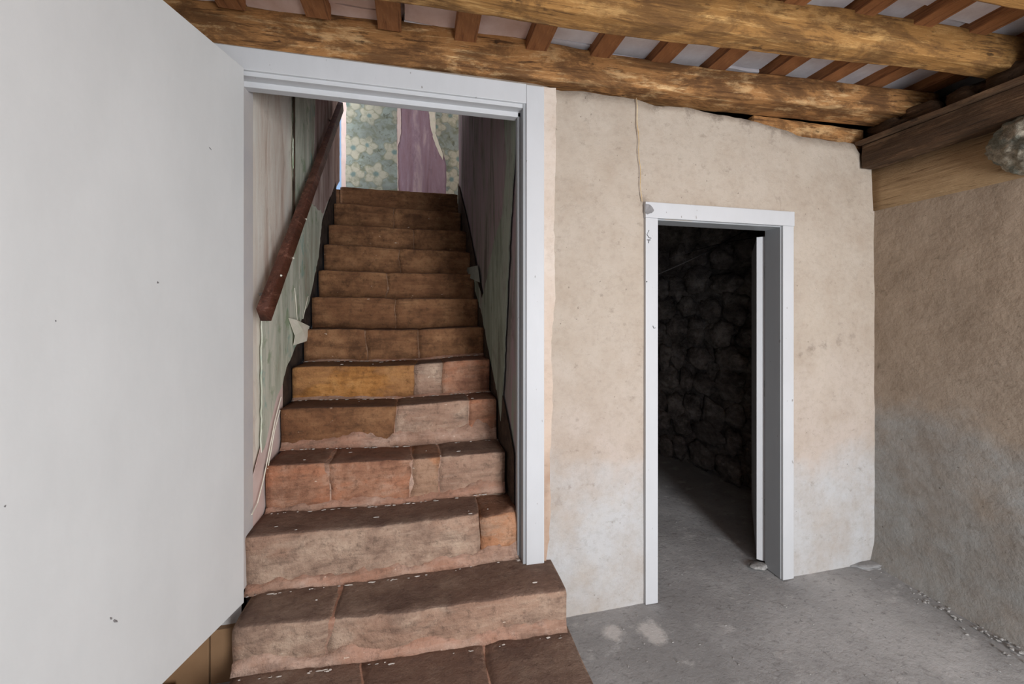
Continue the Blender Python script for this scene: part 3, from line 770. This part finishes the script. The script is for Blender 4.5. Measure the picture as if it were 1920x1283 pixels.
stair = empty('staircase', (0, 1.5, 0)); tag(stair, 'steep worn stone staircase rising between papered walls', 'staircase')
SPLIT = {'A': [0.36, 0.72], 'B': [0.26], 'C': [0.84], 'D': [0.24, 0.58, 0.70], 'E': [0.5, 0.86], 'F': [0.60, 0.74], 'G': [0.33, 0.62], 'H': [0.48], 'I': [0.42], 'J': [0.50], 'K': [0.6], 'L': [0.45], 'M': []}
SMAT = {'A': [0, 0, 0], 'B': [0, 0], 'C': [0, 4], 'D': [1, 1, 4, 0], 'E': [3, 0, 1], 'F': [2, 0, 1], 'G': [3, 3, 3], 'H': [3, 3], 'I': [3, 3], 'J': [3, 3], 'K': [3, 3], 'L': [3, 3], 'M': [3]}
WEAR = {'A': 0.012, 'B': 0.012, 'C': 0.012, 'D': 0.010, 'E': 0.014, 'F': 0.016, 'G': 0.012, 'H': 0.004, 'I': 0.006, 'J': 0.004, 'K': 0.003, 'L': 0.003, 'M': 0.002}
for i, (k, pl, pr, z, skew) in enumerate(steps):
    pl, pr = Vector(pl), Vector(pr)
    zlow = (steps[i - 1][3] if i else 0.0) - 0.03
    if i + 1 < len(steps): nl_, nr_ = Vector(steps[i + 1][1]), Vector(steps[i + 1][2])
    else: nl_, nr_ = pl + Vector((0, 0.8)), pr + Vector((0, 0.8))
    back = 0.05
    SK = {'A': 0.0, 'B': 0.0}.get(k, None)
    def section(s, inset, end=0.0):
        p = pl.lerp(pr, s); b = nl_.lerp(nr_, s); b = Vector((p.x, b.y + back))
        zz = z + skew * (1 - 2 * s) - WEAR[k] * math.sin(math.pi * min(1, max(0, s))) ** 2
        r = 0.013 if i > 2 else 0.018
        pts = []
        for j in range(5): pts.append((p.y + 0.012 * (1 - j / 4), zlow + (zz - r - zlow) * j / 4))
        for j in range(1, 5):
            a = math.pi - j * math.pi / 8; pts.append((p.y + r + r * math.cos(a), zz - r + r * math.sin(a)))
        for j in range(1, 5): pts.append((p.y + r + (b.y - p.y - r) * j / 4, zz))
        pts.append((b.y, zlow))
        out = []
        for (y, zt) in pts:
            q = Vector((p.x, y, zt))
            amp = 0.015 if i < 4 else 0.008
            dn = amp * fz(q, 5.0, i * 3.0) * 1.6 + 0.5 * amp * fz(q, 21, i * 2.0, 3)
            q.y -= dn * 0.8; q.z += dn * 0.6
            q.y += inset; q.z -= inset
            out.append(q)
        return out
    # mortar bed behind the blocks
    smax = 0.83 if k == 'C' else 1.0
    mb = MB(); mb.loft([section(s / 20 * smax, 0.0055) for s in range(21)]); st_o = mb.build('step', M['mortar'] if i < 5 else M['mortarb'], stair, True)
    cuts = [0.0] + SPLIT[k] + [1.0]
    for c in range(len(cuts) - 1):
        gp = 0.0032 if i < 4 else 0.0022; g0 = 0.0 if c == 0 else gp; g1 = 0.0 if c == len(cuts) - 2 else gp
        s0, s1 = cuts[c] + g0, cuts[c + 1] - g1; n = max(4, int((s1 - s0) * 44))
        rings = []
        for q in range(n + 1):
            s = s0 + (s1 - s0) * q / n
            e = min(q, n - q); ins = 0.005 if (e == 0) else (0.0012 if e == 1 else 0.0)
            sec = section(s, ins)
            if (q == 0 and c > 0) or (q == n and c < len(cuts) - 2):      # wandering joints
                for w_ in sec: w_.x += 0.035 * fz((0.0, w_.y, w_.z), 9.0, i * 4.0 + cuts[c if q == 0 else c + 1] * 20, 3)
            if k == 'C' and c == 1:                       # broken corner block, set back and chipped
                for t_ in range(4, len(sec) - 1):
                    n_ = fz(sec[t_], 13, 6.0, 4); sec[t_].z -= 0.020 + 0.03 * n_; sec[t_].y += 0.012 + 0.03 * fz(sec[t_], 17, 2.0, 3)
            rings.append(sec)
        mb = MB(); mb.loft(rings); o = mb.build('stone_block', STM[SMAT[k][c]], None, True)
        o.parent = st_o; o.location = (0, 0, 0)
    # uneven mortar fillet where the riser above meets this tread
    if i < 6:
        mb = MB(); rings = []
        for q in range(81):
            s = q / 80; a = nl_.lerp(nr_, s); zz = z + skew * (1 - 2 * s) - WEAR[k] * math.sin(math.pi * s) ** 2
            hb_, hs_ = {'A': (0.055, 0.0), 'B': (0.05, 0.03), 'C': (0.035, 0.03), 'D': (0.045, 0.09), 'E': (0.018, 0.0), 'F': (0.014, 0.0)}[k]
            hgt = max(0.004, (hb_ + hs_ * s) * (0.75 + 1.5 * fz((s * 3, i, 0), 2.2, i * 5.0, 5) + 0.12 * fz((s * 3, i, 7), 12, i * 5.0, 3)))
            dep = max(0.004, 0.016 * (0.7 + fz((s * 5, i, 3), 2.0, 2.0)))
            y = a.y + 0.02
            rings.append([Vector((a.x, y - 0.018 - dep, zz - 0.004)), Vector((a.x, y + 0.02, zz - 0.01)), Vector((a.x, y + 0.02, zz + hgt)), Vector((a.x, y - 0.013, zz + hgt * 0.94)), Vector((a.x, y - 0.016, zz + hgt * 0.4))])
        mb.loft(rings); o = mb.build('mortar_fillet', M['mortar'], None, True); o.parent = st_o; o.location = (0, 0, 0)

# ------------------------------------------------------------------ stairwell walls
vt = steps[-1][1][1]; zM = steps[-1][3]
def lu(v): return -0.738 - (v - 1.85) * 0.050            # left wall line
def ru(v): return 0.432 - (v - 1.85) * 0.053             # right wall line
VEND = vt + 0.02
ZTOP = H + 3.6
wl = grid_sheet('wall_stair_left', lambda s, t: Vector((lu(1.86 + s * (VEND - 0.10 - 1.86)) - 0.012 + 0.006 * fz((1, s * 2.2, t * 4), 3, 4), 1.86 + s * (VEND - 0.10 - 1.86), -0.02 + t * ZTOP)), 60, 100, M['left'])
tag(wl, 'streaky cream and mauve plaster wall left of the stairs', 'wall', kind='structure')
mb = MB(); mb.add([(lu(1.86) - 0.03, 1.86, -0.02), (lu(VEND) - 0.03, VEND - 0.10, -0.02), (lu(VEND) - 0.2, VEND - 0.10, -0.02), (lu(1.86) - 0.2, 1.86, -0.02), (lu(1.86) - 0.03, 1.86, ZTOP), (lu(VEND) - 0.03, VEND - 0.10, ZTOP), (lu(VEND) - 0.2, VEND - 0.10, ZTOP), (lu(1.86) - 0.2, 1.86, ZTOP)],
       [(0, 3, 2, 1), (4, 5, 6, 7), (0, 1, 5, 4), (1, 2, 6, 5), (2, 3, 7, 6), (3, 0, 4, 7)]); mb.build('masonry_core', M['left'], wl)
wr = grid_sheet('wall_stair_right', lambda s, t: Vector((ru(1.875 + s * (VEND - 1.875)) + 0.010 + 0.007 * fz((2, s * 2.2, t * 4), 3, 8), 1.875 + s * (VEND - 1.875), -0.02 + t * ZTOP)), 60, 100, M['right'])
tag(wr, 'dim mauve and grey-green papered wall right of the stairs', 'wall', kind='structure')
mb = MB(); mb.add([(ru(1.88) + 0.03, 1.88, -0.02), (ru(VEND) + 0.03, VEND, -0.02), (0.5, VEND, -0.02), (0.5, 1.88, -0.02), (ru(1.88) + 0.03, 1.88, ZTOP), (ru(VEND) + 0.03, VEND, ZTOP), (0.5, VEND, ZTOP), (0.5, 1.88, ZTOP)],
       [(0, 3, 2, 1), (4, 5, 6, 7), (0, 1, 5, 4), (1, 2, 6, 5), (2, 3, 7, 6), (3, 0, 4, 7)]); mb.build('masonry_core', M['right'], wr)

def to_left(a, b, off): return Vector((lu(a) + off, a, b))
def to_right(a, b, off): return Vector((ru(a) - off, a, b))
def on_left(px, py):
    d = ray(px, py); u0 = -0.738 + 1.85 * 0.05; t = u0 / (d.x + 0.05 * d.y); return (d.y * t, d.z * t + H)
def on_right(px, py):
    d = ray(px, py); u0 = 0.432 + 1.85 * 0.053; t = u0 / (d.x + 0.053 * d.y); return (d.y * t, d.z * t + H)
def stair_line(v):                                      # nosing height at depth v
    for (a, b) in zip(steps, steps[1:]):
        if a[1][1] <= v <= b[1][1]: return a[3] + (b[3] - a[3]) * (v - a[1][1]) / (b[1][1] - a[1][1])
    return steps[-1][3] if v > 3 else steps[0][3]
# dark band painted along the flight where paper has torn away
def band(name, to3d, parent, lo, hi, v0, v1, m, off, seed):
    n = 60; up = []; dn = []
    for i in range(n + 1):
        v = v0 + (v1 - v0) * i / n
        up.append((v, stair_line(v) + hi + 0.018 * fz((v, 1, 2), 8, seed))); dn.append((v, stair_line(v) + lo))
    patch(name, dn + up[::-1], to3d, off, m, parent)
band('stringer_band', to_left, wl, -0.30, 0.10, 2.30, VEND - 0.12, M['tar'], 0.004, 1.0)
band('plaster_band', to_left, wl, -0.35, 0.13, 1.87, 2.36, M['pinkedge'], 0.003, 5.0)
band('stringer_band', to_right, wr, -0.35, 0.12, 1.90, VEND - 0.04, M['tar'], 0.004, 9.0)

# green paper left on the left wall
poly = [on_left(x, y) for x, y in ((489, 600), (520, 530), (545, 470), (552, 400), (548, 300), (550, 166), (572, 150), (590, 150), (588, 250), (586, 330), (580, 380), (604, 400), (600, 440), (596, 480), (586, 530), (577, 570), (563, 600), (556, 640), (545, 668), (535, 690), (528, 720), (517, 745), (505, 790), (494, 840), (488, 850), (489, 720))]
patch('wallpaper', torn(poly, 0.03, 0.010, 2.0), to_left, 0.006, M['greenpaper'], wl)
poly = [on_left(x, y) for x, y in ((589, 150), (636, 150), (636, 340), (612, 380), (604, 402), (582, 380), (587, 330), (589, 250))]
patch('bare_plaster', torn(poly, 0.03, 0.010, 12.0), to_left, 0.004, M['mauveleft'], wl)
# curled torn flap
def lp(px, py, off): a = on_left(px, py); return to_left(a[0], a[1], off)
mb = MB(); mb.add([lp(536, 596, 0.012), lp(545, 600, 0.03), lp(564, 612, 0.05), lp(560, 640, 0.045), lp(543, 648, 0.02), lp(552, 620, 0.045), lp(542, 630, 0.03)],
       [(0, 1, 5), (1, 2, 5), (2, 3, 5), (3, 4, 6), (3, 6, 5), (5, 6, 0)])
o = mb.build('peeling_flap', M['papertorn'], wl)
so = o.modifiers.new('thick', 'SOLIDIFY'); so.thickness = 0.0012
mb = MB()
for pts in (((548, 540), (551, 570), (553, 600)), ((564, 598), (570, 572), (574, 556))):
    mb.tube([lp(x, y, 0.012) for x, y in pts], 0.0022, 5)
mb.build('torn_shred', M['papertorn'], wl)
for q, pts in enumerate((((520, 745), (508, 790), (496, 850), (486, 900), (474, 945), (463, 966)), ((516, 770), (505, 810), (498, 850), (492, 880)))):
    mb = MB(); mb.tube([lp(x, y, 0.018 + 0.004 * q) for x, y in pts], 0.0024, 5); mb.build('torn_shred', M['papertorn'], wl)
# vertical batten seam
mb = MB(); a = on_left(549, 166); b = on_left(549, 470)
mb.tube([to_left(a[0], a[1], 0.008), to_left(a[0], b[1], 0.008)], 0.006, 5); mb.build('seam', M['tar'], wl)
# grey-green paper remains on the right wall
poly = [on_right(x, y) for x, y in ((972, 205), (945, 205), (952, 300), (944, 400), (926, 460), (915, 520), (905, 560), (900, 540), (888, 500), (892, 545), (905, 590), (914, 640), (924, 690), (935, 745), (940, 790), (946, 700), (952, 560), (958, 420), (966, 300))]
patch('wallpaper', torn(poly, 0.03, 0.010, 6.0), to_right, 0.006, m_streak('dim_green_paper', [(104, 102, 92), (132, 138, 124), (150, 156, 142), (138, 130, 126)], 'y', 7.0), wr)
def rp(px, py, off): a = on_right(px, py); return to_right(a[0], a[1], off)
mb = MB(); mb.add([rp(880, 503, 0.03), rp(898, 498, 0.008), rp(902, 530, 0.008), rp(890, 522, 0.035)], [(0, 1, 3), (1, 2, 3)])
o = mb.build('peeling_flap', M['papergrey'], wr); so = o.modifiers.new('thick', 'SOLIDIFY'); so.thickness = 0.0012

# ------------------------------------------------------------------ handrail
hr = empty('handrail', (-0.66, 1.8, H)); tag(hr, 'worn red-brown wooden handrail on the left stair wall', 'handrail')
ha = at_u(495, 590, lu(1.8) + 0.075); hb = at_u(639, 200, lu(3.75) + 0.075)
dh = (hb - ha).normalized(); sx = dh.cross(Vector((0, 0, 1))).normalized(); upn = sx.cross(dh).normalized()
rings = []
for k in range(31):
    p = ha.lerp(hb, k / 30)
    w, h = 0.021, 0.038; ring = []
    r = 0.005
    for (cx_, cz_, a0) in ((-w + r, -h + r, math.pi), (w - r, -h + r, 1.5 * math.pi), (w - r, h - r, 0), (-w + r, h - r, 0.5 * math.pi)):
        for j in range(3):
            a = a0 + j * math.pi / 4; x = cx_ + r * math.cos(a); z = cz_ + r * math.sin(a)
            q = p + sx * x + upn * z; q += (sx * x + upn * z).normalized() * (0.0025 * fz(q, 9, 3)); ring.append(q)
    rings.append(ring)
mb = MB(); mb.loft(rings); rail = mb.build('rail', M['rail'], hr, True)
for s in (0.08, 0.5, 0.92):
    p = ha.lerp(hb, s); mb = MB(); mb.tube([p - upn * 0.02, p - upn * 0.05, Vector((lu(p.y) + 0.004, p.y, p.z - 0.06))], 0.007, 6); mb.build('bracket', M['metal'], hr, True)
for s, o_ in ((0.085, 0.024), (0.30, -0.03), (0.165, -0.036)):
    p = ha.lerp(hb, s) + upn * o_ + sx * 0.02; mb = MB(); mb.add(*rough_stone(p, (0.008, 0.012, 0.006), s * 50, 1)); mb.build('paper_shred', M['papertorn'], hr)

# ------------------------------------------------------------------ stairhead landing
VB = 4.72
mb = MB(); mb.box((-2.0, vt + 0.06, zM - 0.16), (lu(VEND) + 0.02, VB + 0.05, zM - 0.012)); mb.box((lu(VEND) + 0.02, vt + 0.30, zM - 0.16), (1.5, VB + 0.05, zM - 0.012))
tag(mb.build('floor_landing', STM[3]), 'stone landing floor at the head of the stairs', 'floor', kind='structure')
WX0, WX1 = at_v(560, 250, VB).x - 0.25, at_v(641, 250, VB).x
WZ0, WZ1 = zM + 0.05, zM + 1.75
mb = MB()
mb.box((-2.05, VB, zM - 0.2), (WX0, VB + 0.12, ZTOP)); mb.box((WX1, VB, zM - 0.2), (1.55, VB + 0.12, ZTOP)); mb.box((WX0, VB, zM - 0.2), (WX1, VB + 0.12, WZ0)); mb.box((WX0, VB, WZ1), (WX1, VB + 0.12, ZTOP))
wlb = tag(mb.build('wall_landing', M['mauve']), 'mauve landing wall with strips of torn floral wallpaper', 'wall', kind='structure')
def bp(*pl): return [(at_v(x, y, VB).x, at_v(x, y, VB).z) for x, y in pl]
to_b = xz_at(VB)
patch('bare_edge', torn(bp((640, 130), (651, 130), (650, 400), (640, 400)), 0.05, 0.004, 1), to_b, 0.003, M['pinkedge'], wlb)
patch('wallpaper', torn(bp((650, 120), (745, 120), (744, 250), (746, 400), (648, 400)), 0.05, 0.005, 2), to_b, 0.004, M['backpaper'], wlb)
patch('torn_edge', torn(bp((745, 120), (751, 120), (752, 250), (746, 275), (748, 400), (744, 400)), 0.03, 0.006, 7), to_b, 0.003, M['pinkedge'], wlb)
patch('torn_edge', torn(bp((796, 120), (818, 120), (817, 250), (831, 290), (830, 300), (822, 285), (813, 262), (806, 230)), 0.03, 0.006, 4), to_b, 0.003, M['papertorn'], wlb)
patch('wallpaper', torn(bp((814, 120), (880, 120), (880, 400), (836, 400), (837, 310), (830, 285), (818, 255)), 0.04, 0.006, 5), to_b, 0.005, M['backpaper'], wlb)
w1 = empty('window_1', ((WX0 + WX1) / 2, VB, WZ0)); tag(w1, 'narrow strip of bright window at the stairhead', 'window', kind='structure')
for a, b in (((WX0, WZ0), (WX0 + 0.04, WZ1)), ((WX1 - 0.012, WZ0), (WX1, WZ1)), ((WX0, WZ0), (WX1, WZ0 + 0.04)), ((WX0, WZ1 - 0.04), (WX1, WZ1))):
    mb = MB(); mb.box((a[0], VB + 0.03, a[1]), (b[0], VB + 0.07, b[1])); mb.build('window_frame', M['trim'], w1)
mb = MB(); mb.box((WX0 + 0.03, VB + 0.045, WZ0 + 0.03), (WX1 - 0.01, VB + 0.049, WZ1 - 0.03)); mb.build('pane', M['glass'], w1)
mb = MB(); mb.box((-2.12, vt - 0.1, zM - 0.2), (-2.05, VB + 0.12, zM + 0.75)); mb.box((-2.12, vt - 0.1, zM + 2.0), (-2.05, VB + 0.12, ZTOP)); mb.box((-2.12, 4.6, zM + 0.7), (-2.05, VB + 0.12, zM + 2.1))
mb.box((-2.12, vt - 0.1, zM - 0.2), (lu(VEND) - 0.2, vt - 0.06, ZTOP))
tag(mb.build('wall_landing_left', M['left']), 'plaster side wall of the stairhead landing, hidden from view', 'wall', kind='structure')
mb = MB(); mb.box((1.65, vt - 0.1, zM - 0.2), (1.72, VB + 0.12, ZTOP)); mb.box((0.5, VEND - 0.05, zM - 0.2), (1.72, VEND, ZTOP))
tag(mb.build('wall_landing_right', M['left']), 'plaster end wall right of the stairhead, hidden from view', 'wall', kind='structure')
mb = MB(); mb.box((-2.2, 1.74, ZTOP), (1.8, VB + 0.2, ZTOP + 0.1)); mb.box((-0.95, 1.74, ZC + 0.15), (0.6, 1.86, ZTOP))
tag(mb.build('ceiling_stair', M['reveal']), 'plain ceiling over the stairwell, above the door head', 'ceiling', kind='structure')

# ------------------------------------------------------------------ skirting left of the stairs, clay paver, cord, debris
bb = empty('baseboard_left', (-1.2, D, 0)); tag(bb, 'brown painted skirting board left of the bottom step', 'baseboard', kind='structure')
zs = at_v(416, 1180, D - 0.02).z; us = at_v(393, 1200, D - 0.02).x
mb = MB(); mb.box((us + 0.003, D - 0.022, 0.0), (-0.71, D + 0.004, zs)); bevel_obj(mb.build('board', M['brownskirt'], bb), 0.003)
mb = MB(); mb.box((UL + 0.01, D - 0.020, 0.0), (us - 0.003, D + 0.004, zs)); bevel_obj(mb.build('board', M['brownskirt'], bb), 0.003)
mb = MB(); q = at_z(318, 1283, 0.05); mb.box((q.x - 0.30, D - 0.30, 0.0), (q.x + 0.03, D - 0.05, 0.05)); o = bevel_obj(mb.build('clay_paver', M['terracotta']), 0.008)
tag(o, 'pinkish clay paver on the floor under the white door', 'paver')

mb = MB(); pts = []
for k in range(13):
    s = k / 12; pts.append(at_v(1193 + 10 * s + 1.2 * math.sin(k * 1.7), 184 + 194 * s, D - 0.012))
mb.tube(pts, [0.0024 if k < 5 else 0.0018 for k in range(13)], 6); tag(mb.build('wall_flex', M['cord'], None, True), 'thin yellowed electric flex hanging down to the store-room frame', 'cable')
# plaster crumb by the store-room jamb
p = at_z(1428, 1062, 0.012); mb = MB(); mb.add(*rough_stone((p.x - 0.01, p.y, 0.016), (0.060, 0.03, 0.010), 3.0, 3, 0.5)); tag(mb.build('plaster_lump', M['gritgrey'], None, True), 'flat pale plaster lump beside the store-room door jamb', 'rubble')
# rubble heap in the far right corner and along the foot of the right wall
cr = at_z(1634, 1046, 0.0)
mb = MB(); vs_, fs_ = rough_stone((cr.x - 0.03, cr.y - 0.03, 0.0), (0.17, 0.10, 0.020), 8.0, 4, 0.5); vs_ = [v + Vector((0, 0, 0.016 * max(0.0, fz(v, 30, 2.0, 3)) if v.z > 0 else 0)) for v in vs_]; mb.add(vs_, fs_); tag(mb.build('rubble_heap', M['floor'], None, True), 'small heap of fallen plaster in the far corner', 'rubble')
mb = MB()
for k in range(520):
    r = random.random()
    if r < 0.45: v = random.uniform(0.2, 1.72); u = 2.53 - abs(random.gauss(0, 0.05))
    elif r < 0.9: v = random.uniform(0.5, 1.7); u = random.uniform(0.65, 2.5)
    else: v = random.uniform(1.8, 2.4); u = random.uniform(1.15, 1.8)
    s = random.uniform(0.0015, 0.004) * (1.5 if r < 0.45 else 0.8)
    mb.add(*rough_stone((u, v, 0.012 * fz((u, v + 0.0, 0), 1.4, 3) + s * 0.6), (s * random.uniform(1.0, 2.2), s * random.uniform(0.8, 1.6), s * 0.7), k, 1, 0.8))
tag(mb.build('floor_grit', M['gritgrey']), 'loose pale grit scattered over the cement floor', 'grit', kind='stuff')
mb = MB()
for k in range(230):
    i = random.randrange(0, 6); s = random.random()
    kk, pl, pr, z, skew = steps[i]; nl_, nr_ = Vector(steps[i + 1][1]), Vector(steps[i + 1][2])
    a = Vector(pl).lerp(Vector(pr), s); b = nl_.lerp(nr_, s); p = a.lerp(b, random.choice((0.93, 0.95, 0.97, 0.96, random.random())) * 0.93)
    zz = z + skew * (1 - 2 * s) - WEAR[kk] * math.sin(math.pi * s) ** 2
    r_ = random.uniform(0.0012, 0.0035); mb.add(*rough_stone((p.x, p.y, zz + 0.004), (r_ * random.uniform(1.2, 5), r_, r_ * 0.8), k, 1, 0.4))
tag(mb.build('stair_grit', M['grit']), 'tiny pale plaster crumbs lying on the lower treads', 'grit', kind='stuff')
